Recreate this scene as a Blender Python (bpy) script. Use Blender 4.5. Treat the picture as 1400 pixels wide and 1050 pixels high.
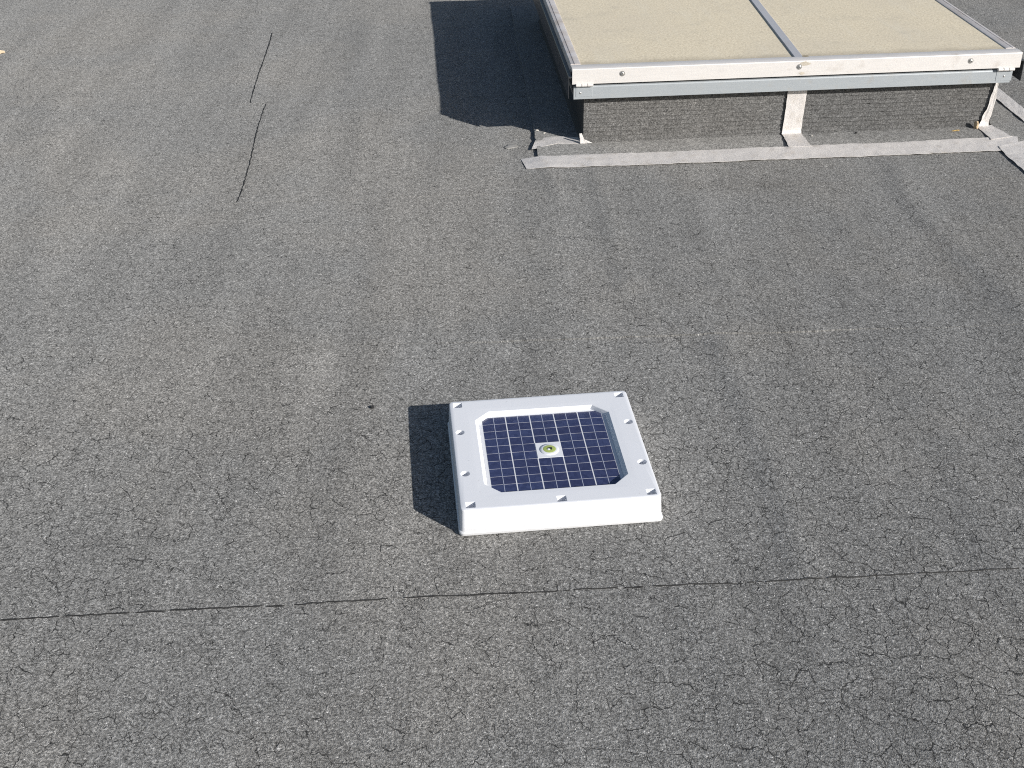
import bpy, bmesh, math, random
import numpy as np
from mathutils import Vector, Matrix

for _o in list(bpy.data.objects):
    bpy.data.objects.remove(_o)
scene = bpy.context.scene
col = scene.collection
random.seed(7)

# ------------------------------------------------------------------ camera
PITCH, ROLL, CAM_H = 0.55178, -0.01663, 1.6422
cam_data = bpy.data.cameras.new('camera')
cam_data.sensor_width = 36.0
cam_data.lens = 1676.56 * 36.0 / 1400.0
cam_data.clip_start = 0.05
cam_data.clip_end = 500.0
cam = bpy.data.objects.new('camera', cam_data)
col.objects.link(cam)
_r = Vector((1, 0, 0))
_f = Vector((0, math.cos(PITCH), -math.sin(PITCH)))
_d = Vector((0, -math.sin(PITCH), -math.cos(PITCH)))
_R = math.cos(ROLL) * _r - math.sin(ROLL) * _d
_D = math.sin(ROLL) * _r + math.cos(ROLL) * _d
cam.matrix_world = Matrix(((_R.x, -_D.x, -_f.x, 0), (_R.y, -_D.y, -_f.y, 0),
                           (_R.z, -_D.z, -_f.z, CAM_H), (0, 0, 0, 1)))
scene.camera = cam

# ------------------------------------------------------------------ light
SUN_EL = math.radians(24.8)
SUN_AZ = math.radians(141.39 - 180.0)          # direction towards the sun, from +X
sun_vec = Vector((math.cos(SUN_AZ) * math.cos(SUN_EL), math.sin(SUN_AZ) * math.cos(SUN_EL), math.sin(SUN_EL)))
world = bpy.data.worlds.new('World')
scene.world = world
world.use_nodes = True
wn = world.node_tree
wn.nodes.clear()
w_out = wn.nodes.new('ShaderNodeOutputWorld')
w_bg = wn.nodes.new('ShaderNodeBackground')
w_sky = wn.nodes.new('ShaderNodeTexSky')
w_sky.sky_type = 'NISHITA'
w_sky.sun_disc = False
w_sky.sun_elevation = SUN_EL
w_sky.sun_rotation = math.pi / 2 - SUN_AZ
w_sky.altitude = 50
w_bg.inputs['Strength'].default_value = 0.058
wn.links.new(w_sky.outputs['Color'], w_bg.inputs['Color'])
wn.links.new(w_bg.outputs['Background'], w_out.inputs['Surface'])
sun_data = bpy.data.lights.new('sun', 'SUN')
sun_data.energy = 4.2
sun_data.angle = math.radians(0.53)
sun_data.color = (1.0, 0.965, 0.92)
sun = bpy.data.objects.new('sun', sun_data)
col.objects.link(sun)
sun.rotation_euler = sun_vec.to_track_quat('Z', 'Y').to_euler()
sun.location = sun_vec * 20

scene.view_settings.view_transform = 'Standard'
scene.view_settings.look = 'None'
scene.view_settings.gamma = 1.0
scene.view_settings.use_curve_mapping = False
scene.view_settings.exposure = 0.42
scene.cycles.use_denoising = False
scene.cycles.filter_width = 1.1


# ------------------------------------------------------------------ helpers
def tag(o, label=None, cat=None, group=None, kind=None):
    if label: o['label'] = label
    if cat: o['category'] = cat
    if group: o['group'] = group
    if kind: o['kind'] = kind
    return o


def link(o, parent=None):
    col.objects.link(o)
    if parent is not None:
        o.parent = parent
    return o


def mesh_obj(name, verts, faces, mat, parent=None, smooth_angle=None):
    me = bpy.data.meshes.new(name)
    me.from_pydata([tuple(map(float, v)) for v in verts], [], [tuple(f) for f in faces])
    me.materials.append(mat)
    o = link(bpy.data.objects.new(name, me), parent)
    finish(me, smooth_angle)
    return o


def finish(me, smooth_angle=None):
    bm = bmesh.new()
    bm.from_mesh(me)
    bmesh.ops.recalc_face_normals(bm, faces=bm.faces)
    if smooth_angle is not None:
        for f in bm.faces: f.smooth = True
        for e in bm.edges:
            e.smooth = len(e.link_faces) == 2 and e.calc_face_angle(0) < math.radians(smooth_angle)
    bm.to_mesh(me)
    bm.free()


def bm_obj(name, bm, mat, parent=None, smooth_angle=None):
    me = bpy.data.meshes.new(name)
    bm.to_mesh(me)
    bm.free()
    me.materials.append(mat)
    finish(me, smooth_angle)
    return link(bpy.data.objects.new(name, me), parent)


def bevel_all(bm, w, seg=2):
    bmesh.ops.bevel(bm, geom=list(bm.edges), offset=w, segments=seg, affect='EDGES', profile=0.6, clamp_overlap=True)


def box_bm(x0, x1, y0, y1, z0, z1, bev=0.0, seg=2):
    bm = bmesh.new()
    bmesh.ops.create_cube(bm, size=1.0)
    for v in bm.verts:
        v.co = Vector((x0 + (v.co.x + .5) * (x1 - x0), y0 + (v.co.y + .5) * (y1 - y0), z0 + (v.co.z + .5) * (z1 - z0)))
    if bev: bevel_all(bm, bev, seg)
    return bm


def empty(name, loc, rz=0.0):
    o = bpy.data.objects.new(name, None)
    o.empty_display_size = 0.05
    o.location = loc
    o.rotation_euler = (0, 0, rz)
    return link(o)


_perm = np.random.RandomState(11).rand(256, 256)


def vnoise(x, y, seed=0):
    x = np.asarray(x, float) + seed * 17.37
    y = np.asarray(y, float) + seed * 9.71
    xi = np.floor(x).astype(int); yi = np.floor(y).astype(int)
    fx = x - xi; fy = y - yi
    fx = fx * fx * fx * (fx * (fx * 6 - 15) + 10); fy = fy * fy * fy * (fy * (fy * 6 - 15) + 10)
    def h(a, b): return _perm[a % 256, b % 256]
    return ((h(xi, yi) * (1 - fx) + h(xi + 1, yi) * fx) * (1 - fy) + (h(xi, yi + 1) * (1 - fx) + h(xi + 1, yi + 1) * fx) * fy) * 2 - 1


def sstep(t):
    t = np.clip(t, 0, 1)
    return t * t * (3 - 2 * t)


# ------------------------------------------------------------------ node helpers
class NT:
    def __init__(self, name):
        self.mat = bpy.data.materials.new(name)
        self.mat.use_nodes = True
        self.t = self.mat.node_tree
        self.t.nodes.clear()
        self.out = self.n('ShaderNodeOutputMaterial')
        self.p = self.n('ShaderNodeBsdfPrincipled')
        self.l(self.p.outputs['BSDF'], self.out.inputs['Surface'])

    def n(self, typ, **kw):
        nd = self.t.nodes.new(typ)
        for k, v in kw.items(): setattr(nd, k, v)
        return nd

    def l(self, a, b): self.t.links.new(a, b)

    def _set(self, sock, v):
        if hasattr(v, 'is_linked') or isinstance(v, bpy.types.NodeSocket): self.l(v, sock)
        else: sock.default_value = v

    def math(self, op, a, b=None, c=None, clamp=False):
        nd = self.n('ShaderNodeMath', operation=op, use_clamp=clamp)
        self._set(nd.inputs[0], a)
        if b is not None: self._set(nd.inputs[1], b)
        if c is not None: self._set(nd.inputs[2], c)
        return nd.outputs[0]

    def vmath(self, op, a, b=None):
        nd = self.n('ShaderNodeVectorMath', operation=op)
        self._set(nd.inputs[0], a)
        if b is not None: self._set(nd.inputs[1], b)
        return nd.outputs[0]

    def pos(self): return self.n('ShaderNodeNewGeometry').outputs['Position']

    def obj(self): return self.n('ShaderNodeTexCoord').outputs['Object']

    def noise(self, vec, scale, detail=2.0, rough=0.5, dist=0.0):
        nd = self.n('ShaderNodeTexNoise')
        self.l(vec, nd.inputs['Vector'])
        nd.inputs['Scale'].default_value = scale
        nd.inputs['Detail'].default_value = detail
        nd.inputs['Roughness'].default_value = rough
        nd.inputs['Distortion'].default_value = dist
        return nd

    def vor(self, vec, scale, feature='F1', rnd=1.0):
        nd = self.n('ShaderNodeTexVoronoi', feature=feature)
        self.l(vec, nd.inputs['Vector'])
        nd.inputs['Scale'].default_value = scale
        nd.inputs['Randomness'].default_value = rnd
        return nd

    def ramp(self, fac, lo, hi, a=0.0, b=1.0, smooth=True):
        nd = self.n('ShaderNodeMapRange')
        nd.interpolation_type = 'SMOOTHSTEP' if smooth else 'LINEAR'
        self._set(nd.inputs['Value'], fac)
        nd.inputs['From Min'].default_value = lo
        nd.inputs['From Max'].default_value = hi
        nd.inputs['To Min'].default_value = a
        nd.inputs['To Max'].default_value = b
        return nd.outputs['Result']

    def mix(self, fac, a, b, blend='MIX'):
        nd = self.n('ShaderNodeMix', data_type='RGBA', blend_type=blend)
        self._set(nd.inputs[0], fac)
        self._set(nd.inputs[6], a)
        self._set(nd.inputs[7], b)
        return nd.outputs[2]

    def attr(self, name): return self.n('ShaderNodeAttribute', attribute_name=name).outputs['Fac']

    def bump(self, h, dist, strength=1.0, normal=None):
        nd = self.n('ShaderNodeBump')
        nd.inputs['Distance'].default_value = dist
        nd.inputs['Strength'].default_value = strength
        self.l(h, nd.inputs['Height'])
        if normal is not None: self.l(normal, nd.inputs['Normal'])
        return nd.outputs['Normal']

    def sep(self, v):
        nd = self.n('ShaderNodeSeparateXYZ')
        self.l(v, nd.inputs[0])
        return nd.outputs

    def base(self, c): self._set(self.p.inputs['Base Color'], c)

    def rough(self, v): self._set(self.p.inputs['Roughness'], v)

    def spec(self, v): self._set(self.p.inputs['Specular IOR Level'], v)

    def metal(self, v): self._set(self.p.inputs['Metallic'], v)

    def normal(self, v): self.l(v, self.p.inputs['Normal'])


def scaled(nt, vec, s):
    return nt.vmath('MULTIPLY', vec, s)


# ------------------------------------------------------------------ materials
def granule_material(name, tint=(0.240, 0.238, 0.230), cracks=True):
    m = NT(name)
    P = m.pos()
    D = '2D' if cracks else '3D'

    def noise(vec, scale, detail=2.0, rough=0.5):
        nd = m.noise(vec, scale, detail, rough)
        nd.noise_dimensions = D
        return nd

    def vor(vec, scale, feature='F1'):
        nd = m.vor(vec, scale, feature)
        nd.voronoi_dimensions = D
        return nd
    # mineral granules: every cell its own grey, with gaps between
    v1 = vor(P, 370.0)
    cells = m.sep(v1.outputs['Color'])
    g_mid = noise(P, 180.0, 3.0, 0.75).outputs['Fac']
    clump = noise(P, 60.0, 2.0, 0.6).outputs['Fac']
    val = m.ramp(cells[0], 0.0, 1.0, 0.55, 1.50, False)
    val = m.math('MULTIPLY', val, m.ramp(g_mid, 0.3, 0.7, 0.52, 1.48, False))
    val = m.math('MULTIPLY', val, m.ramp(clump, 0.3, 0.7, 0.84, 1.16, False))
    # bright quartz grains
    spk = m.math('MULTIPLY', m.ramp(cells[1], 0.985, 0.99), m.ramp(clump, 0.42, 0.55, 0.0, 1.0 if cracks else 0.3))
    # broad soft tone changes from weather and traffic
    big = noise(P, 1.3, 4.0, 0.55).outputs['Fac']
    streak = noise(scaled(m, P, (7.0, 0.6, 1.0)), 1.0, 3.0, 0.55).outputs['Fac']
    tone = m.math('MULTIPLY', m.ramp(big, 0.3, 0.7, 0.945, 1.055, False), m.ramp(streak, 0.3, 0.7, 0.93, 1.07, False))
    val = m.math('MULTIPLY', val, tone)
    height = m.math('ADD', m.math('MULTIPLY', v1.outputs['Distance'], -0.7), m.math('MULTIPLY', g_mid, 2.2))
    base = m.mix(m.ramp(big, 0.4, 0.62), (*tint, 1), (tint[0] * 1.01, tint[1] * 0.992, tint[2] * 0.97, 1))
    if cracks:
        val = m.math('MULTIPLY', val, m.math('ADD', 1.0, m.attr('stain')))
    cc = m.n('ShaderNodeVectorMath', operation='SCALE')
    m.l(base, cc.inputs[0]); m.l(val, cc.inputs['Scale'])
    c = m.mix(spk, cc.outputs[0], (0.62, 0.61, 0.59, 1))
    if cracks:
        wob = noise(P, 24.0, 3.0, 0.65)
        off = m.vmath('MULTIPLY', m.vmath('SUBTRACT', wob.outputs['Color'], (0.5, 0.5, 0.5)), (0.026, 0.026, 0.0))
        Q = m.vmath('ADD', P, off)
        density = m.attr('crack')
        brk = noise(P, 21.0, 2.0, 0.6).outputs['Fac']
        brk2 = noise(P, 13.0, 2.0, 0.6).outputs['Fac']
        e1 = vor(scaled(m, Q, (1.0, 0.60, 1.0)), 31.0, 'DISTANCE_TO_EDGE').outputs['Distance']
        e2 = vor(scaled(m, Q, (1.0, 0.66, 1.0)), 58.0, 'DISTANCE_TO_EDGE').outputs['Distance']
        w1 = m.ramp(m.math('ADD', brk, m.math('MULTIPLY', density, 0.16)), 0.505, 0.76, 0.0, 0.032)
        w2 = m.ramp(m.math('ADD', brk2, m.math('MULTIPLY', density, 0.10)), 0.475, 0.73, 0.0, 0.036)
        k1 = m.math('SUBTRACT', 1.0, m.math('DIVIDE', e1, m.math('ADD', w1, 0.00005)), clamp=True)
        k2 = m.math('SUBTRACT', 1.0, m.math('DIVIDE', e2, m.math('ADD', w2, 0.00005)), clamp=True)
        k = m.math('MAXIMUM', k1, m.math('MULTIPLY', k2, 0.7))
        kk = m.ramp(k, 0.0, 0.55)
        c = m.mix(m.math('MULTIPLY', kk, 0.8), c, (0.02, 0.02, 0.02, 1))
        height = m.math('SUBTRACT', height, m.math('MULTIPLY', kk, 1.0))
    m.base(c)
    m.rough(0.9)
    m.spec(0.2)
    m.p.inputs['Diffuse Roughness'].default_value = 0.5
    m.normal(m.bump(height, 0.0012, 1.0 if cracks else 0.6))
    return m.mat


M = {}
M['sheet'] = granule_material('mineral_bitumen')
M['apron'] = granule_material('apron_bitumen', cracks=False)
M['curb'] = granule_material('curb_bitumen', (0.150, 0.149, 0.146), cracks=False)


def simple(name, c, rough=0.5, metal=0.0, spec=0.5, grime=0.0, gscale=6.0, bump=0.0, bscale=200.0):
    m = NT(name)
    O = m.obj()
    cc = (*c, 1)
    if grime:
        g = m.noise(O, gscale, 4.0, 0.65).outputs['Fac']
        cc = m.mix(m.ramp(g, 0.4, 0.75, 0.0, grime), (*c, 1), (c[0] * 0.55, c[1] * 0.53, c[2] * 0.48, 1))
    m.base(cc)
    m.rough(rough); m.metal(metal); m.spec(spec)
    if bump: m.normal(m.bump(m.noise(O, bscale, 3.0, 0.6).outputs['Fac'], bump))
    return m.mat


M['bleed'] = simple('bitumen_bleed', (0.012, 0.012, 0.012), 0.75, bump=0.001)
M['shade_felt'] = simple('felt_with_painted_shade', (0.030, 0.030, 0.031), 0.8, bump=0.002)  # curb felt with the deep shade of its side faces put into the colour
M['deck'] = simple('roof_deck', (0.1, 0.098, 0.095), 0.9)


def plastic():
    m = NT('white_plastic')
    O = m.obj()
    g = m.noise(O, 9.0, 4.0, 0.6).outputs['Fac']
    c = m.mix(m.ramp(g, 0.45, 0.8, 0.0, 0.3), (0.80, 0.815, 0.85, 1), (0.74, 0.75, 0.77, 1))
    # roof grit splashed low on the sides, fine dust specks on top
    zz = m.math('ADD', m.sep(O)[2], m.math('MULTIPLY', m.noise(O, 70.0, 3.0, 0.7).outputs['Fac'], -0.03))
    c = m.mix(m.ramp(zz, -0.012, 0.008, 0.35, 0.0), c, (0.45, 0.43, 0.40, 1))
    sp = m.vor(O, 130.0)
    c = m.mix(m.math('MULTIPLY', m.ramp(m.sep(sp.outputs['Color'])[0], 0.965, 0.97), m.ramp(sp.outputs['Distance'], 0.1, 0.25, 0.35, 0.0)), c, (0.35, 0.34, 0.32, 1))
    m.base(c)
    m.rough(m.ramp(g, 0.3, 0.7, 0.38, 0.5))
    m.normal(m.bump(m.noise(O, 700.0, 2.0, 0.5).outputs['Fac'], 0.0001))
    return m.mat


M['plastic'] = plastic()
M['backsheet'] = simple('panel_backsheet', (0.78, 0.79, 0.82), 0.25)


def cell_mat():
    m = NT('solar_cell')
    O = m.obj()
    rnd = m.n('ShaderNodeObjectInfo').outputs['Random']
    off = m.n('ShaderNodeCombineXYZ')
    m.l(m.math('MULTIPLY', rnd, 7.0), off.inputs[0]); m.l(m.math('MULTIPLY', rnd, 13.0), off.inputs[1])
    V = m.vor(m.vmath('ADD', O, off.outputs[0]), 110.0)
    f = m.sep(V.outputs['Color'])[0]
    a = m.mix(f, (0.030, 0.039, 0.105, 1), (0.052, 0.066, 0.155, 1))
    m.base(m.mix(m.math('MULTIPLY', rnd, 0.6), a, (0.028, 0.028, 0.075, 1)))
    m.rough(0.28)
    m.p.inputs['Coat Weight'].default_value = 0.6
    m.p.inputs['Coat Roughness'].default_value = 0.06
    return m.mat


M['cell'] = cell_mat()
M['busbar'] = simple('busbar_silver', (0.44, 0.47, 0.58), 0.4, 0.1)
M['green'] = simple('green_print', (0.42, 0.50, 0.15), 0.4)
M['black'] = simple('black_plastic', (0.03, 0.035, 0.03), 0.45)


def aluminium(name, c, rust=0.0):
    m = NT(name)
    O = m.obj()
    st = m.noise(scaled(m, O, (3.0, 3.0, 60.0)), 4.0, 3.0, 0.6).outputs['Fac']
    g = m.noise(O, 14.0, 5.0, 0.7).outputs['Fac']
    g2 = m.noise(O, 2.2, 3.0, 0.6).outputs['Fac']
    cc = m.mix(m.ramp(st, 0.4, 0.7, 0.0, 0.25), (*c, 1), (c[0] * 0.8, c[1] * 0.8, c[2] * 0.8, 1))
    dirt = m.math('MULTIPLY', m.ramp(g, 0.5, 0.75), m.ramp(g2, 0.4, 0.65))
    cc = m.mix(m.math('MULTIPLY', dirt, 0.45), cc, (0.30, 0.25, 0.19, 1))
    if rust:
        X = m.sep(O)
        corner = m.math('MULTIPLY', m.ramp(g, 0.35, 0.62), rust)
        cc = m.mix(corner, cc, (0.30, 0.22, 0.14, 1))
    m.base(cc)
    m.metal(0.12)
    m.rough(m.ramp(g, 0.3, 0.7, 0.42, 0.6))
    m.normal(m.bump(m.noise(O, 120.0, 3.0, 0.6).outputs['Fac'], 0.0003))
    return m.mat


M['alu'] = aluminium('weathered_aluminium', (0.72, 0.695, 0.67))
M['alu_side'] = aluminium('weathered_aluminium_side', (0.66, 0.63, 0.62), 0.25)
M['skirt'] = simple('dark_grey_skirt', (0.045, 0.047, 0.052), 0.35, grime=0.3)
M['alu_bar'] = aluminium('grey_aluminium_bar', (0.50, 0.505, 0.53))
M['grey_rail'] = aluminium('grey_painted_rail', (0.38, 0.41, 0.43))
M['steel'] = simple('zinc_steel', (0.55, 0.54, 0.52), 0.4, 0.7, grime=0.5, gscale=150.0)


def glazing():
    m = NT('aged_glazing')
    O = m.obj()
    fine = m.noise(O, 110.0, 4.0, 0.8).outputs['Fac']
    spk = m.vor(O, 95.0)
    s = m.math('MULTIPLY', m.ramp(m.sep(spk.outputs['Color'])[0], 0.8, 0.9), m.ramp(spk.outputs['Distance'], 0.15, 0.4, 1.0, 0.0))
    big = m.noise(O, 2.5, 4.0, 0.6).outputs['Fac']
    strk = m.noise(scaled(m, O, (8.0, 1.2, 1.0)), 2.0, 4.0, 0.65).outputs['Fac']
    c = m.mix(m.ramp(fine, 0.3, 0.7), (0.64, 0.555, 0.40, 1), (0.92, 0.815, 0.615, 1))
    c = m.mix(m.math('MULTIPLY', s, 0.5), c, (0.40, 0.36, 0.27, 1))
    c = m.mix(m.ramp(big, 0.4, 0.7, 0.0, 0.3), c, (0.66, 0.59, 0.47, 1))
    c = m.mix(m.ramp(strk, 0.5, 0.8, 0.0, 0.25), c, (0.80, 0.76, 0.64, 1))
    # dirt left where water stands against the front rail and the bars
    xyz = m.sep(O)
    edge = m.math('ADD', xyz[1], m.math('MULTIPLY', m.noise(O, 11.0, 4.0, 0.7).outputs['Fac'], -0.10))
    c = m.mix(m.ramp(edge, 0.0, 0.075, 0.55, 0.0), c, (0.40, 0.345, 0.255, 1))
    blot = m.noise(O, 6.5, 5.0, 0.7).outputs['Fac']
    c = m.mix(m.ramp(blot, 0.52, 0.72, 0.0, 0.35), c, (0.52, 0.47, 0.37, 1))
    m.base(c)
    m.rough(0.55)
    m.normal(m.bump(fine, 0.0006))
    return m.mat


M['glazing'] = glazing()


def tape_mat():
    m = NT('aluminium_faced_tape')
    P = m.obj()
    uv = m.n('ShaderNodeUVMap', uv_map='UVMap').outputs['UV']
    st = m.noise(scaled(m, uv, (2.2, 26.0, 1.0)), 3.0, 4.0, 0.7).outputs['Fac']
    fine = m.noise(P, 240.0, 4.0, 0.7).outputs['Fac']
    mid = m.noise(P, 22.0, 4.0, 0.65).outputs['Fac']
    c = m.mix(m.ramp(st, 0.35, 0.65), (0.64, 0.61, 0.585, 1), (0.84, 0.805, 0.775, 1))
    c = m.mix(m.ramp(fine, 0.35, 0.7, 0.0, 0.32), c, (0.40, 0.39, 0.375, 1))
    c = m.mix(m.ramp(mid, 0.5, 0.78, 0.0, 0.6), c, (0.50, 0.45, 0.39, 1))
    m.base(c)
    m.rough(0.6); m.metal(0.15)
    m.normal(m.bump(m.math('ADD', m.math('MULTIPLY', fine, 0.6), m.math('MULTIPLY', st, 1.5)), 0.0012))
    return m.mat


M['tape'] = tape_mat()
M['leaf'] = simple('dry_leaf', (0.55, 0.38, 0.14), 0.7, grime=0.5, gscale=90.0)
M['pale_leaf'] = simple('bleached_leaf', (0.72, 0.58, 0.40), 0.7, grime=0.4, gscale=90.0)
M['tan'] = simple('tan_sealant', (0.55, 0.42, 0.27), 0.8, grime=0.5, gscale=60.0, bump=0.002, bscale=150.0)
M['smear'] = simple('pale_brown_smear', (0.54, 0.49, 0.41), 0.8, grime=0.5, gscale=80.0)
M['tan_dark'] = simple('old_sealant', (0.34, 0.29, 0.20), 0.8, grime=0.5, gscale=80.0)
M['dark_stone'] = simple('dark_grit', (0.02, 0.02, 0.02), 0.8)
M['pale'] = simple('pale_chip', (0.62, 0.59, 0.54), 0.7, grime=0.4, gscale=120.0)
M['flake'] = simple('grey_flake', (0.34, 0.33, 0.31), 0.8, grime=0.4, gscale=90.0)

# ------------------------------------------------------------------ roof: sheets of mineral bitumen felt
BOX = (0.0816, 2.2914, 0.0929)                    # centre x, y, yaw of the solar unit
SKY = (0.2341, 4.3114, 0.0684)                    # front-left lid corner x, y, yaw of the skylight


def to_sky(x, y):
    c, s = math.cos(SKY[2]), math.sin(SKY[2])
    return c * (x - SKY[0]) + s * (y - SKY[1]), -s * (x - SKY[0]) + c * (y - SKY[1])


def from_sky(u, v):
    c, s = math.cos(SKY[2]), math.sin(SKY[2])
    return SKY[0] + c * u - s * v, SKY[1] + s * u + c * v


# ridges and creases in the felt: (points along it, rise in m, half width, 's' step rising to +x / 'r' ridge)
RIDGES = [
    ([(0.535, 2.89), (0.550, 2.63), (0.566, 2.28), (0.568, 2.12), (0.560, 1.93)], 0.0042, 0.030, 's'),
    ([(-0.42, 2.9), (-0.43, 2.4), (-0.40, 1.9)], 0.0022, 0.05, 's'),
    ([(-0.47, 3.9), (-0.46, 3.4), (-0.44, 2.9)], 0.0030, 0.06, 's'),
    ([(0.30, 4.1), (0.33, 3.6), (0.34, 3.2)], 0.0028, 0.03, 'r'),
    ([(0.14, 4.08), (0.17, 3.85)], 0.0028, 0.022, 'r'),
    ([(1.34, 4.1), (1.30, 3.8), (1.36, 3.4), (1.40, 3.0)], 0.0038, 0.035, 's'),
    ([(1.05, 3.9), (1.10, 3.4), (1.12, 2.9)], 0.0018, 0.05, 'r'),
    ([(-0.75, 6.4), (-0.66, 5.2), (-0.60, 4.0)], 0.0035, 0.07, 's'),
    ([(-0.30, 6.4), (-0.26, 5.2), (-0.22, 4.0)], 0.0025, 0.08, 'r'),
    ([(-1.9, 5.0), (-1.6, 3.9), (-1.3, 2.9)], 0.003, 0.06, 'r'),
    ([(0.95, 2.85), (1.0, 2.4), (0.95, 1.95)], 0.002, 0.04, 's'),
    ([(0.36, 1.85), (0.42, 1.6), (0.44, 1.3)], 0.002, 0.05, 'r'),
    ([(-0.2, 1.85), (-0.24, 1.3)], 0.002, 0.05, 's'),
]


def ground_z(x, y):
    x = np.asarray(x, float); y = np.asarray(y, float)
    z = 0.0024 * vnoise(x * 1.6, y * 1.3, 1) + 0.0011 * vnoise(x * 4.5, y * 3.2, 2) + 0.00035 * vnoise(x * 13, y * 11, 3)
    z = z + 0.0008 * vnoise(x * 6.0, y * 0.8, 4)
    for pts, a, w, kind in RIDGES:
        py = [p[1] for p in pts][::-1]; px = [p[0] for p in pts][::-1]
        xc = np.interp(y, py, px) + 0.008 * vnoise(y * 9, y * 0 + 3, 5)
        fade = sstep((y - (py[0] - 0.12)) / 0.15) * (1 - sstep((y - (py[-1] - 0.03)) / 0.15))
        t = (x - xc) / w
        if kind == 'r': z = z + 1.3 * a * fade * np.exp(-t * t)
        else: z = z + 1.4 * a * fade * (sstep(t * 0.5 + 0.5) * np.exp(-np.clip(t - 1, 0, None) * 0.35))
    # even bed under the solar unit
    dd = np.maximum(np.abs(x - BOX[0]), np.abs(y - BOX[1]))
    mask = sstep((dd - 0.25) / 0.14)
    return z * mask - 0.0008 * (1 - mask)


def stain_at(x, y):
    """weathering marks with a shape of their own: dust (+) and dirt (-)"""
    s = 0.0 * x
    blobs = [(-0.232, 2.80, .035, .10, .40), (-0.015, 2.84, .04, .04, .36), (-0.49, 2.80, .09, .05, .22), (-0.46, 2.72, .05, .10, .10),
             (0.545, 2.80, .06, .05, -.22), (0.53, 1.72, .035, .05, -.28), (0.44, 1.66, .05, .05, -.14), (0.70, 1.52, .08, .09, -.10),
             (-0.85, 2.03, .10, .06, -.16), (-0.47, 1.62, .10, .06, -.08), (0.20, 3.98, .18, .05, -.12), (0.9, 3.95, .30, .06, -.14),
             (0.42, 2.25, .05, .12, .10), (0.44, 2.02, .08, .05, .14), (-0.7, 4.6, .2, .5, .05), (0.75, 3.4, .5, .3, -.05)]
    n = 0.6 + 0.7 * vnoise(x * 18, y * 12, 8)
    for bx, by, rx, ry, a in blobs:
        s = s + a * n * np.exp(-((x - bx) / rx) ** 2 - ((y - by) / ry) ** 2)
    return s


def seam_y(i, x):
    tab = {-2: (-0.16, .05), -1: (0.855, .05), 0: (1.8695, .0505), 1: (2.8890, .033), 2: (3.908, .04), 3: (4.930, .04), 4: (5.980, .04)}
    a, b = tab[i] if i in tab else (5.98 + 1.02 * (i - 4), .04)
    return a + b * x


roof = mesh_obj('roof', [(-60, -60, -0.03), (60, -60, -0.03), (60, 60, -0.03), (-60, 60, -0.03)], [(0, 1, 2, 3)], M['deck'])
tag(roof, 'flat roof deck under the grey mineral felt', None, None, 'structure')


def sheet(i, x0, x1, left_curve=None, right_curve=None, step=0.02, lift=None):
    """one length of felt between seam i and seam i+1; its near edge laps over the sheet in front"""
    lift = {0: 0.0004, 1: 0.0032}.get(i, 0.0008) if lift is None else lift
    nx = max(2, int((x1 - x0) / step)); ny = int(1.1 / step)
    tx = np.linspace(0, 1, nx + 1); ty = np.linspace(0, 1, ny + 1)
    TX, TY = np.meshgrid(tx, ty)
    X = x0 + (x1 - x0) * TX
    Y0 = seam_y(i, X); Y1 = seam_y(i + 1, X) + 0.08
    jit = 0.0022 * vnoise(X * 45, 0 * X + i, 20 + i) + 0.0035 * vnoise(X * 6, 0 * X + i, 40 + i)
    Y = Y0 + jit * (1 - TY) ** 8 + (Y1 - Y0) * TY
    if left_curve is not None:
        xl = left_curve(Y); X = xl + (x1 - xl) * TX
    if right_curve is not None:
        xr = right_curve(Y); X = x0 + (xr - x0) * TX
    edge = lift * (1 - sstep((Y - Y0) / 0.16)) * (1 + 0.4 * vnoise(X * 7, 0 * X + 5 * i, 9))
    if i == 1: edge = edge * (0.12 + 0.88 * sstep((X + 0.35) / 0.4)) * (1 - 0.7 * sstep((X - 0.75) / 0.4))
    tuck = -0.006 * sstep((Y - (Y1 - 0.058)) / 0.03)
    Z = ground_z(X, Y) + edge + tuck
    V = np.stack([X, Y, Z], -1).reshape(-1, 3)
    # thickness: near edge and both ends turn down
    n = nx + 1
    idx = np.arange(V.shape[0]).reshape(ny + 1, n)
    F = np.stack([idx[:-1, :-1], idx[:-1, 1:], idx[1:, 1:], idx[1:, :-1]], -1).reshape(-1, 4)
    per = np.concatenate([idx[::-1, 0], idx[0, 1:], idx[1:, -1]])
    low = V[per].copy(); low[:, 2] -= 0.011
    base = V.shape[0]
    top = V[per].copy(); top[:, 2] -= 0.00005
    V = np.concatenate([V, low, top])
    q = np.arange(len(per) - 1); tb = base + len(per)
    F2 = np.stack([base + q, base + q + 1, tb + q + 1, tb + q], -1)
    F = np.concatenate([F, F2])
    me = bpy.data.meshes.new('bitumen_sheet')
    me.vertices.add(len(V)); me.vertices.foreach_set('co', V.astype(np.float32).ravel())
    me.loops.add(F.size); me.loops.foreach_set('vertex_index', F.astype(np.int32).ravel())
    me.polygons.add(len(F)); me.polygons.foreach_set('loop_start', (np.arange(len(F)) * 4).astype(np.int32))
    sm = np.ones(len(F), bool); sm[len(F) - len(F2):] = False
    me.polygons.foreach_set('use_smooth', sm)
    me.update(calc_edges=True)
    a = me.attributes.new('stain', 'FLOAT', 'POINT')
    a.data.foreach_set('value', stain_at(V[:, 0], V[:, 1]).astype(np.float32))
    a = me.attributes.new('crack', 'FLOAT', 'POINT')
    cd = 1.0 * sstep((4.0 - V[:, 1]) / 2.0) * (0.55 + 0.55 * sstep((V[:, 0] + 0.3) / 0.9)) + 0.35 * vnoise(V[:, 0] * 2.2, V[:, 1] * 2.2, 14)
    a.data.foreach_set('value', cd.astype(np.float32))
    me.materials.append(M['sheet'])
    o = link(bpy.data.objects.new('bitumen_sheet', me), roof)
    return o


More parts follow.
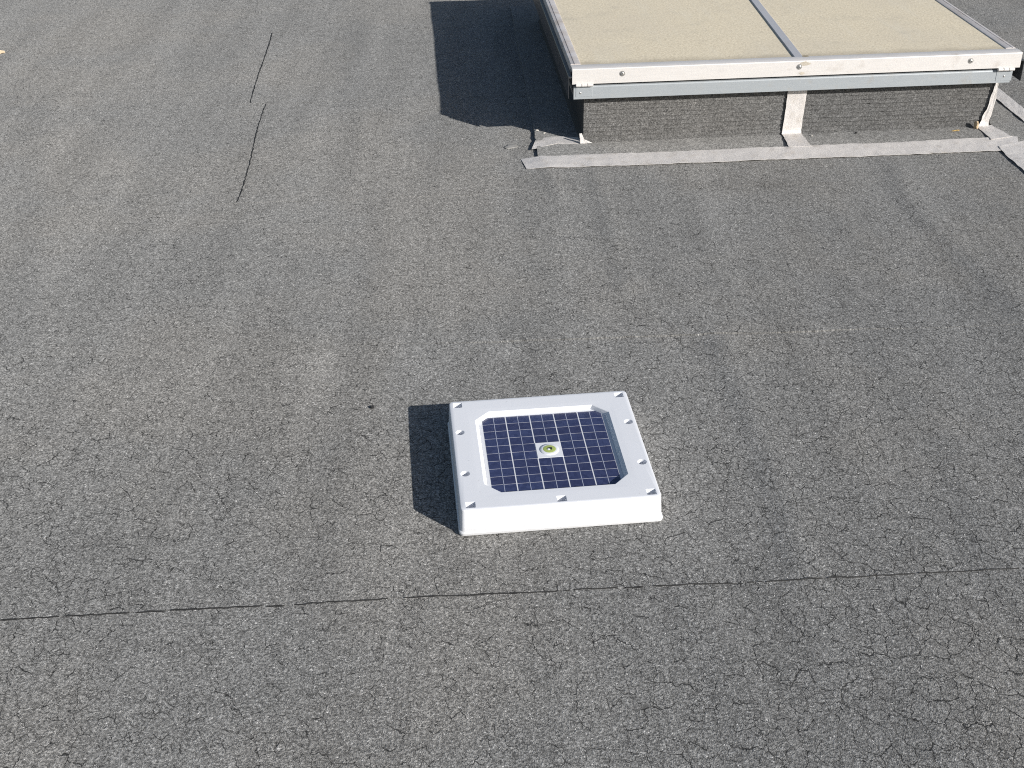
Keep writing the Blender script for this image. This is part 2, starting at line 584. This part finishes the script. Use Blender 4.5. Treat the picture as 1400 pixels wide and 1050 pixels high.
XL, XR = -5.0, 5.5
_p2 = np.polyfit([3.87, 4.33, 4.60, 4.89], [-0.925, -0.951, -0.974, -0.988], 3)
_p3 = np.polyfit([4.89, 5.3, 5.6, 5.934], [-1.054, -1.086, -1.104, -1.129], 3)
lap2 = lambda y: np.polyval(_p2, np.clip(y, 3.8, 5.0))
lap3 = lambda y: np.polyval(_p3, np.clip(y, 4.8, 6.05))
for i in range(-2, 8):
    if i in (2, 3):
        lc = lap2 if i == 2 else lap3
        sheet(i, XL, -1.0, right_curve=lambda y, f=lc: f(y) - 0.0004)
        sheet(i, -1.0, XR, left_curve=lambda y, f=lc: f(y) + 0.0004)
    else:
        sheet(i, XL, XR)


def bead(path, width, gaps, seed, h=0.002, flat=False):
    """black bitumen squeezed out of a joint: thin, broken and uneven"""
    rs = np.random.RandomState(seed)
    P = np.array(path)
    d = np.concatenate([[0], np.cumsum(np.hypot(*(P[1:] - P[:-1]).T))])
    n = int(d[-1] / 0.004)
    s = np.linspace(0, d[-1], n)
    x = np.interp(s, d, P[:, 0]); y = np.interp(s, d, P[:, 1])
    tx = np.gradient(x); ty = np.gradient(y); L = np.hypot(tx, ty); nx, ny = -ty / L, tx / L
    wob = 0.0016 * vnoise(s * 60, s * 0, seed) + 0.0012 * vnoise(s * 14, s * 0, seed + 1)
    w = width * (0.55 + 0.5 * vnoise(s * 45, s * 0, seed + 2) + 0.45 * vnoise(s * 140, s * 0, seed + 3))
    w = w * (1 - gaps * sstep((vnoise(s * 7, s * 0, seed + 4) - 0.05) / 0.3))
    w = np.clip(w, 0.45 * width if flat else 0.0, 0.75 * width if flat else None)
    cx, cy = x + nx * wob, y + ny * wob
    z = ground_z(cx, cy)
    V = []; F = []
    for j in range(n):
        a = w[j] * 0.5
        if flat:
            V += [(cx[j] - nx[j] * a, cy[j] - ny[j] * a, z[j] + 0.0008), (cx[j], cy[j], z[j] + h), (cx[j] + nx[j] * a, cy[j] + ny[j] * a, z[j] + 0.0008)]
        else: V += [(cx[j] - nx[j] * a, cy[j] - ny[j] * a, z[j] + 0.0002), (cx[j], cy[j], z[j] + h), (cx[j] + nx[j] * a, cy[j] + ny[j] * a, z[j] + 0.0022)]
        if j and w[j] > 0.0003 and w[j - 1] > 0.0003:
            b = 3 * j
            F += [(b - 3, b, b + 1, b - 2), (b - 2, b + 1, b + 2, b - 1)]
    return mesh_obj('seam_bead', V, F, M['bleed'], roof)


xs = np.linspace(-3, 3, 60)
bead([(x, seam_y(0, x) + 0.0035 * float(vnoise(x * 6, 0, 40)) - 0.002) for x in xs], 0.0031, 0.3, 3, 0.0012)
ys = np.linspace(3.875, 4.885, 30)
bead([(float(lap2(y)), y) for y in ys], 0.0062, 0.0, 31, 0.0014, True)
ys = np.linspace(4.90, 5.93, 30)
bead([(float(lap3(y)), y) for y in ys], 0.0072, 0.0, 47, 0.0014, True)

# ------------------------------------------------------------------ skylight
sky = empty('skylight', (SKY[0], SKY[1], 0), SKY[2])
tag(sky, 'low rectangular roof skylight with beige glazing in a weathered aluminium frame', 'skylight')
LW, LD, LZ = 1.652, 1.760, 0.302
CU0, CU1, CV0, CV1 = 0.050, 1.600, 0.050, 1.710
APZ = 0.010


def extrude_profile(name, prof, a0, a1, axis, mat, parent, mitre0=0.0, mitre1=0.0):
    """prof: closed list of (w, z); axis 'u' extrudes along u with w = v, axis 'v' the reverse"""
    V = []; n = len(prof)
    for a, mt in ((a0, mitre0), (a1, mitre1)):
        for w, z in prof:
            p = a + mt * w
            V.append((p, w, z) if axis == 'u' else (w, p, z))
    F = [(i, (i + 1) % n, n + (i + 1) % n, n + i) for i in range(n)] + [tuple(range(n)), tuple(range(n, 2 * n))]
    o = mesh_obj(name, V, F, mat, parent, 20)
    return o


def frange(a, b, n): return [a + (b - a) * k / (n - 1) for k in range(n)]


# curb, clad in felt with faint level ridges
def curb():
    V = []; F = []
    nz = 140; nu = 160
    def ripple(s, z):
        return 0.0034 * ((1 - (z / 0.0165 + 0.12 * float(vnoise(s * 6, 1.0, 5))) % 1.0) ** 2 - 0.33) * (0.9 + 0.3 * float(vnoise(s * 2.5, z * 40, 6))) + 0.0012 * float(vnoise(s * 7, z * 9, 7))
    sides = [((CU0, CV0), (CU1, CV0), (0, -1)), ((CU1, CV0), (CU1, CV1), (1, 0)), ((CU1, CV1), (CU0, CV1), (0, 1)), ((CU0, CV1), (CU0, CV0), (-1, 0))]
    for si, (A, B, nn) in enumerate(sides):
        base = len(V)
        mz = nz if si == 0 else 24
        mu = nu if si == 0 else 40
        for a in range(mu + 1):
            t = a / mu
            for b in range(mz + 1):
                z = 0.002 + (0.215 - 0.002) * b / mz
                foot = 0.012 * math.exp(-(z - APZ) / 0.008) if z > APZ else 0.012
                r = ripple(a * 0.01 + si, z) if 0 < a < mu else 0.0
                d = r + foot
                V.append((A[0] + (B[0] - A[0]) * t + nn[0] * d, A[1] + (B[1] - A[1]) * t + nn[1] * d, z))
        for a in range(mu):
            for b in range(mz):
                p = base + a * (mz + 1) + b
                F.append((p, p + mz + 1, p + mz + 2, p + 1))
    o = mesh_obj('curb', V, F, M['curb'], sky, 40)
    o.data.materials.append(M['shade_felt'])
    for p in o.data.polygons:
        if p.center[1] > CV0 + 0.004: p.material_index = 1  # all faces but the front get the felt darkened to imitate shade
    return o


curb()

# felt apron round the curb
def ap_left(v): return float(np.interp(v, [-0.12, -0.04, 0.46, 1.9, 2.1], [-0.135, -0.129, -0.111, -0.074, -0.07]))


def apron():
    V = []; F = []
    nu, nv = 90, 90
    for j in range(nv + 1):
        v = -0.12 + (2.02 + 0.12) * j / nv
        for i in range(nu + 1):
            t = i / nu
            ul, ur = ap_left(v) + 0.003 * float(vnoise(v * 30, 1, 12)), 1.795
            u = ul + (ur - ul) * t
            x, y = from_sky(u, v)
            gz = float(ground_z(x, y))
            h = APZ * float(sstep((v + 0.13) / 0.10))
            V.append((u, v, max(gz + 0.007, h + 0.4 * gz) + 0.0008 * float(vnoise(u * 15, v * 15, 13))))
    idx = lambda i, j: j * (nu + 1) + i
    for j in range(nv):
        for i in range(nu):
            F.append((idx(i, j), idx(i + 1, j), idx(i + 1, j + 1), idx(i, j + 1)))
    rim = [idx(0, j) for j in range(nv, -1, -1)] + [idx(i, 0) for i in range(1, nu + 1)] + [idx(nu, j) for j in range(1, nv + 1)]
    b = len(V)
    V += [(V[k][0], V[k][1], -0.012) for k in rim]
    for q in range(len(rim) - 1):
        F.append((rim[q], rim[q + 1], b + q + 1, b + q))
    return mesh_obj('apron', V, F, M['apron'], sky, 50)


apron()

# lower frame: grey rail all round, on the curb
for nm, prof_axis, a0, a1, wshift, flip in (('front', 'u', 0.006, 1.626, 0.004, 1), ('back', 'u', 0.006, 1.626, LD - 0.004, -1), ('left', 'v', 0.06, LD - 0.06, 0.010, 1), ('right', 'v', 0.06, LD - 0.06, 1.622, -1)):
    pr = [(0.0, 0.190), (0.0, 0.2325), (0.002, 0.2365), (0.008, 0.238), (0.058, 0.238), (0.058, 0.205), (0.004, 0.205), (0.004, 0.190)]
    pr = [(wshift + flip * w, z) for w, z in pr]
    rail = extrude_profile('base_rail', pr, a0, a1, prof_axis, M['grey_rail'], sky)
    if nm == 'front':
        front_base = rail


def screw(u, v, z, r, parent, washer=True):
    """dome-head screw facing -v, with a washer and a socket"""
    V = []; F = []; n = 20
    rings = [(1.55 * r, 0.0), (1.55 * r, -0.0012), (1.02 * r, -0.0014), (1.0 * r, -0.0026), (0.8 * r, -0.0040), (0.42 * r, -0.0046), (0.36 * r, -0.0018)] if washer else [(r, 0.0), (r, -0.0012), (0.7 * r, -0.0026), (0.35 * r, -0.003), (0.3 * r, -0.001)]
    for rr, d in rings:
        for k in range(n):
            a = 2 * math.pi * k / n
            V.append((u + rr * math.cos(a), v + d, z + rr * math.sin(a)))
    for q in range(len(rings) - 1):
        for k in range(n):
            F.append((q * n + k, q * n + (k + 1) % n, (q + 1) * n + (k + 1) % n, (q + 1) * n + k))
    F.append(tuple((len(rings) - 1) * n + k for k in range(n)))
    return mesh_obj('screw', V, F, M['steel'], parent, 40)


screw(0.030, 0.004, 0.213, 0.0042, front_base, False)
screw(1.600, 0.004, 0.214, 0.0042, front_base, False)

# lid frame
fp = [(0.0, 0.2465), (0.0, 0.2985), (0.0015, 0.3012), (0.004, 0.302), (0.022, 0.3026), (0.046, 0.3026), (0.058, 0.2995), (0.060, 0.290), (0.004, 0.289), (0.004, 0.2465)]
front_rail = extrude_profile('front_rail', fp, 0.0, LW, 'u', M['alu'], sky)
extrude_profile('back_rail', [(LD - w, z) for w, z in fp], 0.0, LW, 'u', M['alu'], sky)
for u, z in ((0.1805, 0.2800), (0.8257, 0.2800), (1.4615, 0.2780)):
    screw(u, 0.0, z, 0.0065, front_rail)
sp = [(0.0, 0.2465), (0.0, 0.3000), (0.002, 0.3022), (0.0115, 0.3032), (0.0125, 0.3008), (0.0150, 0.3008), (0.016, 0.3030), (0.030, 0.3026), (0.0365, 0.3012), (0.038, 0.2990), (0.038, 0.286), (0.004, 0.286), (0.004, 0.2465)]
extrude_profile('side_rail', sp, 0.0605, LD - 0.0605, 'v', M['alu_side'], sky)
extrude_profile('side_rail', [(LW - w, z) for w, z in sp], 0.0605, LD - 0.0605, 'v', M['alu_side'], sky)
# side skirts hang lower than the front rail, a ledge runs along their top
for sgn, u0 in ((1, 0.0), (-1, LW)):
    sk = [(-0.0005, 0.2745), (-0.0120, 0.2735), (-0.0136, 0.2715), (-0.0136, 0.1950), (-0.0120, 0.1950), (-0.0120, 0.2690), (-0.0005, 0.2700)]
    skirt = extrude_profile('side_skirt', [(u0 + sgn * w, z) for w, z in sk], 0.0, LD, 'v', M['skirt'], sky)

# glazing bar, slightly out of square as in the photo
gb = [(-0.016, 0.2955), (-0.016, 0.3022), (-0.0145, 0.3032), (0.0145, 0.3032), (0.016, 0.3022), (0.016, 0.2955)]
V = []; F = []
for v, uc in ((0.040, 0.8335), (0.0585, 0.8343), (LD - 0.05, 0.9105)):
    for w, z in gb: V.append((uc + w, v, z + (0.0 if v > 0.05 else -0.0005)))
n = len(gb)
for q in (0, 1):
    F += [(q * n + i, q * n + (i + 1) % n, (q + 1) * n + (i + 1) % n, (q + 1) * n + i) for i in range(n)]
F += [tuple(range(n)), tuple(range(2 * n, 3 * n))]
mesh_obj('glazing_bar', V, F, M['alu_bar'], sky, 12)


def pane(u00, u01, u10, u11):
    V = []; F = []
    v0, v1 = 0.0595, LD - 0.0595
    nu, nv = 14, 24
    for j in range(nv + 1):
        t = j / nv
        for i in range(nu + 1):
            s = i / nu
            a = u00 + (u10 - u00) * t; b = u01 + (u11 - u01) * t
            edge = 0.0012 * math.sin(math.pi * s) * math.sin(math.pi * t)
            V.append((a + (b - a) * s, v0 + (v1 - v0) * t, 0.2985 + edge))
    idx = lambda i, j: j * (nu + 1) + i
    for j in range(nv):
        for i in range(nu):
            F.append((idx(i, j), idx(i + 1, j), idx(i + 1, j + 1), idx(i, j + 1)))
    o = mesh_obj('glazing_panel', V, F, M['glazing'], sky, 30)
    md = o.modifiers.new('thick', 'SOLIDIFY'); md.thickness = 0.006; md.offset = -1
    return o


pane(0.0365, 0.8343 + 0.0005, 0.0365, 0.9100)
pane(0.8350, LW - 0.0365, 0.9106, LW - 0.0365)


def hinge(u0, u1, z):
    h = empty('hinge', (u0, 0.0, z))
    h.parent = sky
    n = 14; L = (u1 - u0); r = 0.0058
    for k in range(3):
        a = L * k / 3 + 0.0008; b = L * (k + 1) / 3 - 0.0008
        V = []; F = []
        for uu, rr in ((a, r * .8), (a + .001, r), (b - .001, r), (b, r * .8)):
            for q in range(n):
                t = 2 * math.pi * q / n
                V.append((uu, -0.004 + rr * math.cos(t), rr * math.sin(t)))
        for q in range(3):
            F += [(q * n + i, q * n + (i + 1) % n, (q + 1) * n + (i + 1) % n, (q + 1) * n + i) for i in range(n)]
        F += [tuple(range(n)), tuple(range(3 * n, 4 * n))]
        mesh_obj('knuckle', V, F, M['alu'], h, 40)
    bm = box_bm(0.002, L - 0.002, 0.0028, 0.0050, -0.045, -0.004, 0.0006, 1)
    bm_obj('leaf_plate', bm, M['grey_rail'], h)


hinge(0.012, 0.076, 0.2435)
hinge(1.568, 1.632, 0.2420)


# old sealant smeared where the bar meets the front rail
rs = random.Random(4)
V = [(0.862, 0.050, 0.3036)]
for k in range(14):
    a = 2 * math.pi * k / 14
    rr = rs.uniform(0.6, 1.15)
    V.append((0.862 + 0.016 * rr * math.cos(a), 0.050 + 0.013 * rr * math.sin(a), 0.3029))
for (cu, cz, ru, rz, sd) in ((0.846, 0.2905, 0.020, 0.0085, 6), (0.838, 0.2560, 0.012, 0.0060, 9)):
    r2 = random.Random(sd)
    V2 = [(cu, -0.0012, cz)] + [(cu + ru * r2.uniform(.5, 1.2) * math.cos(2 * math.pi * k / 14), -0.0004, cz + rz * r2.uniform(.5, 1.2) * math.sin(2 * math.pi * k / 14)) for k in range(14)]
    mesh_obj('sealant_smear', V2, [(0, 1 + k, 1 + (k + 1) % 14) for k in range(14)], M['smear'], sky, 60)
mesh_obj('sealant_smear', V, [(0, 1 + k, 1 + (k + 1) % 14) for k in range(14)], M['tan_dark'], sky, 60)


# ------------------------------------------------------------------ strips of aluminium-faced flashing tape
def strip(name, left, right, label, seg_len=0.012, width_seg=10, parent=None, jitter=0.0016, thick=0.0012, on_ground=True, lift=0.0012, wrinkle=0.0010, seed=0):
    """ruled strip between two 3-D polylines in skylight coordinates (u, v, z over the felt)"""
    Lp = np.array(left, float); Rp = np.array(right, float)
    d = np.concatenate([[0], np.cumsum(np.linalg.norm(((Lp + Rp) / 2)[1:] - ((Lp + Rp) / 2)[:-1], axis=1))])
    n = max(2, int(d[-1] / seg_len))
    s = np.unique(np.concatenate([np.linspace(0, d[-1], n), d]))
    Ls = np.stack([np.interp(s, d, Lp[:, k]) for k in range(3)], -1)
    Rs = np.stack([np.interp(s, d, Rp[:, k]) for k in range(3)], -1)
    V = []; F = []; UV = []
    for j in range(len(s)):
        A, B = Ls[j], Rs[j]
        w = np.linalg.norm(B - A)
        for i in range(width_seg + 1):
            t = i / width_seg
            jt = jitter * (float(vnoise(s[j] * 35, 2 + seed, 3)) + 0.6 * float(vnoise(s[j] * 110, 5 + seed, 4)))
            tt = t + (jt / w if i == 0 else (-jt / w * float(1 + vnoise(s[j] * 50, 9 + seed, 1)) if i == width_seg else 0))
            p = A + (B - A) * tt
            wr = wrinkle * (float(vnoise(s[j] * 40, t * 3 + seed, 6)) + 0.6 * float(vnoise(s[j] * 12, t * 5 + seed, 8)))
            z = p[2] + wr + lift
            if on_ground:
                x, y = from_sky(p[0], p[1])
                z += float(ground_z(x, y))
                V.append((p[0], p[1], z))
            else:
                V.append((p[0], p[1] - wr, p[2]))
            UV.append((s[j] / 0.1, t))
    m = width_seg + 1
    for j in range(len(s) - 1):
        for i in range(width_seg):
            F.append((j * m + i, j * m + i + 1, (j + 1) * m + i + 1, (j + 1) * m + i))
    me = bpy.data.meshes.new(name)
    me.from_pydata([tuple(map(float, v)) for v in V], [], F)
    uvl = me.uv_layers.new(name='UVMap')
    for lp in me.loops: uvl.data[lp.index].uv = UV[lp.vertex_index]
    me.materials.append(M['tape'])
    finish(me, 40)
    o = link(bpy.data.objects.new(name, me), parent)
    if parent is None:
        o.location = (SKY[0], SKY[1], 0); o.rotation_euler = (0, 0, SKY[2])
    md = o.modifiers.new('thick', 'SOLIDIFY'); md.thickness = thick; md.offset = 0
    if label: tag(o, label, 'tape', 'flashing tapes round the skylight')
    return o


ZA = 0.010                                     # over the apron
strip('flashing_tape', [(-0.1820, -0.176, .0005), (-0.12, -0.178, .003), (0.30, -0.190, .004), (0.7535, -0.197, .004), (1.20, -0.194, .004), (1.62, -0.188, .004)],
      [(-0.1942, -0.075, .0005), (-0.12, -0.077, ZA - .001), (0.30, -0.084, ZA), (0.7824, -0.091, ZA), (1.20, -0.083, ZA), (1.66, -0.073, ZA)],
      'long silver-grey tape strip lying on the roof parallel to the skylight front', seed=1)
strip('flashing_tape', [(0.8000, 0.036, ZA), (0.7880, -0.100, ZA)], [(0.8730, 0.036, ZA), (0.8720, -0.098, ZA)],
      'short silver tape on the felt below the middle of the skylight front', seed=2, lift=0.0032)
strip('flashing_tape', [(0.7980, 0.0345, .014), (0.8010, 0.0415, .026), (0.8060, 0.0415, 0.180)], [(0.8710, 0.0345, .014), (0.8720, 0.0415, .026), (0.8790, 0.0415, 0.180)],
      'silver tape running up the middle of the black curb face', on_ground=False, jitter=0.0012, seed=3, wrinkle=0.0009)
strip('flashing_tape', [(1.550, 0.034, ZA), (1.548, -0.100, ZA)], [(1.606, 0.040, ZA), (1.640, -0.075, ZA)],
      'short tape slanting from the foot of the right curb corner to the long strip', seed=4, lift=0.0032)
strip('flashing_tape', [(1.552, 0.0325, .013), (1.560, 0.0410, .024), (1.582, 0.0410, .100), (1.590, 0.0410, 0.185)],
      [(1.592, 0.0325, .013), (1.596, 0.0410, .024), (1.604, 0.0410, .100), (1.606, 0.0410, 0.185)],
      'narrow crumpled white tape up the right front corner of the curb', on_ground=False, jitter=0.003, seed=5, wrinkle=0.002)
strip('flashing_tape', [(1.552, -0.160, .006), (1.549, -0.23, .0015), (1.545, -0.60, .001)], [(1.672, -0.120, .009), (1.67, -0.22, .0015), (1.665, -0.60, .001)],
      'tape branching towards the viewer from the right end of the long strip', seed=6, lift=0.0036)
strip('flashing_tape', [(1.748, 0.00, .013), (1.747, 0.07, .013), (1.756, 0.60, .013), (1.758, 2.0, .013)], [(1.812, 0.00, .009), (1.813, 0.19, .009), (1.820, 0.60, .009), (1.83, 2.0, .009)],
      'stained tape running back along the right side of the skylight', seed=7)
strip('flashing_tape', [(-0.147, 0.001, .007), (-0.05, 0.040, ZA), (0.062, 0.032, ZA)], [(-0.121, 0.103, .008), (-0.04, 0.118, ZA), (0.036, 0.100, ZA)],
      'short silver tape left of the curb foot, half edged by shadow', seed=8)
strip('corner_patch', [(0.082, 0.033, .012), (0.050, 0.0345, .026), (0.041, 0.0430, .046)], [(0.036, 0.0300, .012), (0.0365, 0.0345, .026), (0.036, 0.0430, .046)],
      'small crumpled white tape patch at the left foot of the curb', on_ground=False, jitter=0.002, seed=9, wrinkle=0.002, width_seg=6)

# ------------------------------------------------------------------ solar unit
unit = empty('solar_roof_unit', (BOX[0], BOX[1], 0.0), BOX[2])
tag(unit, 'square white plastic unit with blue solar panel on top, standing on the felt roof', 'solar unit')
HZ = 0.0652


def ring(hx, hy, z, r, chamfer):
    pts = []
    m = 6
    for cx, cy, a0 in ((1, 1, 0), (-1, 1, 90), (-1, -1, 180), (1, -1, 270)):
        for k in range(m):
            t = k / (m - 1)
            if chamfer:
                p = {0: ((hx, hy - r), (hx - r, hy)), 90: ((-hx + r, hy), (-hx, hy - r)), 180: ((-hx, -hy + r), (-hx + r, -hy)), 270: ((hx - r, -hy), (hx, -hy + r))}[a0]
                pts.append((p[0][0] + (p[1][0] - p[0][0]) * t, p[0][1] + (p[1][1] - p[0][1]) * t, z))
            else:
                a = math.radians(a0 + 90 * t)
                pts.append((cx * (hx - r) + r * math.cos(a), cy * (hy - r) + r * math.sin(a), z))
    return pts


rings = [ring(.2190, .2190, 0.0, .012, 0), ring(.2205, .2205, .0015, .012, 0), ring(.2208, .2208, .0065, .012, 0), ring(.2198, .2198, .0085, .012, 0),
         ring(.2176, .2176, .0100, .011, 0), ring(.2152, .2152, .0600, .010, 0), ring(.2147, .2147, .0628, .010, 0), ring(.2136, .2136, .0645, .010, 0), ring(.2118, .2118, HZ, .010, 0),
         ring(.1760, .1760, HZ, .012, 0), ring(.1690, .1700, HZ - .0003, .036, 1), ring(.1584, .1606, HZ - .0006, .034, 1), ring(.1574, .1596, HZ - .0014, .034, 1), ring(.1500, .1584, .0545, .031, 1), ring(.1499, .1583, .0480, .031, 1)]
V = [p for rg in rings for p in rg]
n = len(rings[0])
F = []
for q in range(len(rings) - 1):
    F += [(q * n + i, q * n + (i + 1) % n, (q + 1) * n + (i + 1) % n, (q + 1) * n + i) for i in range(n)]
F += [tuple(range(n - 1, -1, -1)), tuple((len(rings) - 1) * n + i for i in range(n))]
housing = mesh_obj('housing', V, F, M['plastic'], unit)


def pocket_cutters():
    out = []
    spots = [(-.1950, .1955, 4), (.1945, .1955, 4), (.1955, -.1975, 4), (-.1925, -.1975, 4), (.002, -.1985, 4),
             (-.1965, .0794, 24), (-.1960, -.0838, 24), (.1962, .0766, 24), (.1970, -.0865, 24)]
    for x, y, k in spots:
        bm = bmesh.new()
        r0 = 0.0104 * (math.sqrt(2) if k == 4 else 1.0); r1 = 0.0096 * (math.sqrt(2) if k == 4 else 1.0)
        dep = 0.0180
        lv = []
        for r, z in ((r1, HZ - dep), (r0, HZ + 1e-4), (r0, HZ + 0.02)):
            lv.append([bm.verts.new((x + r * math.cos(2 * math.pi * (i + (.5 if k == 4 else 0)) / k), y + r * math.sin(2 * math.pi * (i + (.5 if k == 4 else 0)) / k), z)) for i in range(k)])
        for a in (0, 1):
            for i in range(k): bm.faces.new((lv[a][i], lv[a][(i + 1) % k], lv[a + 1][(i + 1) % k], lv[a + 1][i]))
        bm.faces.new(lv[0][::-1]); bm.faces.new(lv[2])
        me = bpy.data.meshes.new('cut')
        bmesh.ops.recalc_face_normals(bm, faces=bm.faces)
        bm.to_mesh(me); bm.free()
        o = bpy.data.objects.new('cut', me)
        col.objects.link(o)
        o.location = unit.location; o.rotation_euler = unit.rotation_euler
        out.append(o)
    return out


cutters = pocket_cutters()
for c in cutters:
    md = housing.modifiers.new('b', 'BOOLEAN'); md.object = c; md.operation = 'DIFFERENCE'; md.solver = 'EXACT'
bpy.context.view_layer.update()
dg = bpy.context.evaluated_depsgraph_get()
new_me = bpy.data.meshes.new_from_object(housing.evaluated_get(dg))
housing.modifiers.clear()
housing.data = new_me
new_me.name = 'housing'
for c in cutters:
    mm = c.data
    bpy.data.objects.remove(c); bpy.data.meshes.remove(mm)
finish(new_me, 24)

# panel: white back sheet, 48 cells, five collector strips, sits in the recess
PZ = 0.0542
pan = bm_obj('solar_panel', box_bm(-.1496, .1496, -.1576, .1576, .0481, PZ), M['backsheet'], unit)
CW, RH = 0.0572, 0.0298
cme = None
for ci in range(5):
    for ri in range(10):
        if ci == 2 and ri in (4, 5): continue
        cx = (ci - 2) * CW; cy = (ri - 4.5) * RH
        if cme is None:
            bm = box_bm(-CW / 2 + .0015, CW / 2 - .0015, -RH / 2 + .0007, RH / 2 - .0007, 0, .0004)
            o = bm_obj('solar_cell', bm, M['cell'], pan); cme = o.data
        else:
            o = link(bpy.data.objects.new('solar_cell', cme), pan)
        o.location = (cx, cy, PZ)
bme = None
for ci in range(5):
    spans = [(-5, 5)] if ci != 2 else [(-5, -1), (1, 5)]
    for a, b in spans:
        bm = box_bm((ci - 2) * CW - .0007, (ci - 2) * CW + .0007, a * RH + .001, b * RH - .001, PZ + .0004, PZ + .0007)
        bm_obj('busbar', bm, M['busbar'], pan)


def lathe(name, prof, cx, cy, mat, parent, n=40):
    V = []; F = []
    for r, z in prof:
        for k in range(n):
            a = 2 * math.pi * k / n
            V.append((cx + r * math.cos(a), cy + r * math.sin(a), z))
    for q in range(len(prof) - 1):
        F += [(q * n + i, q * n + (i + 1) % n, (q + 1) * n + (i + 1) % n, (q + 1) * n + i) for i in range(n)]
    F.append(tuple((len(prof) - 1) * n + i for i in range(n)))
    return mesh_obj(name, V, F, mat, parent, 40)


bm_obj('centre_plate', box_bm(-CW / 2 - .0003, CW / 2 + .0003, -RH - .0003, RH + .0003, PZ - .0005, PZ + .0009, .0003, 1), M['plastic'], unit)
cap = lathe('centre_cap', [(.0215, PZ + .0005), (.0215, PZ + .0018), (.0205, PZ + .0027), (.0160, PZ + .0030), (.0150, PZ + .0030)], .001, 0, M['plastic'], unit)
lathe('green_ring', [(.0148, PZ + .0028), (.0146, PZ + .0033), (.0138, PZ + .0035), (.006, PZ + .0035)], .001, 0, M['green'], cap)
# dark leaf-shaped emblem with a pale dot
leaf = [(-.0052, .0006), (-.003, .0034), (.001, .0046), (.0046, .0040), (.0052, .001), (.0040, -.0030), (.0030, -.0040), (.0022, -.0016), (-.001, .0002)]
bm = bmesh.new()
vs = [bm.verts.new((.001 + 1.25 * x, 1.25 * y, PZ + .0039)) for x, y in leaf]
f = bm.faces.new(vs)
ret = bmesh.ops.extrude_face_region(bm, geom=[f])
for v in ret['geom']:
    if isinstance(v, bmesh.types.BMVert): v.co.z -= 0.0003
bm_obj('emblem', bm, M['black'], cap)
lathe('emblem_dot', [(.0030, PZ + .0035), (.0030, PZ + .0043), (.001, PZ + .0045)], -.0012, -.0022, M['plastic'], cap, 16)


# ------------------------------------------------------------------ small litter on the roof
def lump(name, x, y, z, sx, sy, sz, rz, mat, label, cat, seed, tilt=0.0, group=None):
    bm = bmesh.new()
    bmesh.ops.create_icosphere(bm, subdivisions=2, radius=1.0)
    rs = random.Random(seed)
    for v in bm.verts:
        k = 1 + rs.uniform(-.28, .22)
        v.co = Vector((v.co.x * sx * k, v.co.y * sy * k, max(v.co.z, -0.6) * sz * k))
    o = bm_obj(name, bm, mat, None, None)
    o.location = (x, y, z + float(ground_z(x, y)) + 0.6 * sz)
    o.rotation_euler = (tilt, 0, rz)
    return tag(o, label, cat, group)


lump('sealant_lump', *from_sky(1.540, 0.024), 0.009, 0.009, 0.010, 0.019, 0.4, M['tan'], 'tan crumb of sealant at the foot of the right curb corner', 'sealant', 5)
lump('leaf_scrap', *from_sky(1.455, 0.005), 0.010, 0.017, 0.0045, 0.0022, 0.25, M['leaf'], 'small yellow leaf scrap on the felt before the curb', 'leaf', 8)
lump('leaf_scrap', -2.345, 5.665, 0.001, 0.020, 0.012, 0.009, 0.3, M['pale_leaf'], 'small yellowish leaf scrap at the far left edge of the roof', 'leaf', 12)
lump('dark_crumb', -0.3478, 2.5645, 0.0, 0.0055, 0.005, 0.004, 0.8, M['dark_stone'], 'single black crumb on the felt left of the solar unit', 'crumb', 3)
lump('dark_crumb', *from_sky(1.078, 0.022), 0.010, 0.005, 0.005, 0.004, 0.1, M['dark_stone'], 'tiny black crumb at the foot of the curb right of the middle tape', 'crumb', 4)
lump('grey_flake', 0.0147, 4.3508, 0.0008, 0.028, 0.020, 0.0025, 0.6, M['flake'], 'flat pale grey flake on the felt left of the skylight', 'flake', 21)
for k, (u, v, r) in enumerate(((-0.110, 0.190, .007), (-0.085, 0.160, .006))):
    lump('white_chip', *from_sky(u, v), 0.009, r, r * .8, .003, k, M['pale'], ('white paint chip on the sunlit apron, nearer the shadow edge', 'white paint chip on the sunlit apron, nearer the silver tape')[k], 'chip', 30 + k)
lump('white_chip', *from_sky(0.905, 0.012), 0.010, .004, .004, .003, 0, M['pale'], 'tiny white chip beside the foot of the middle tape', 'chip', 33)
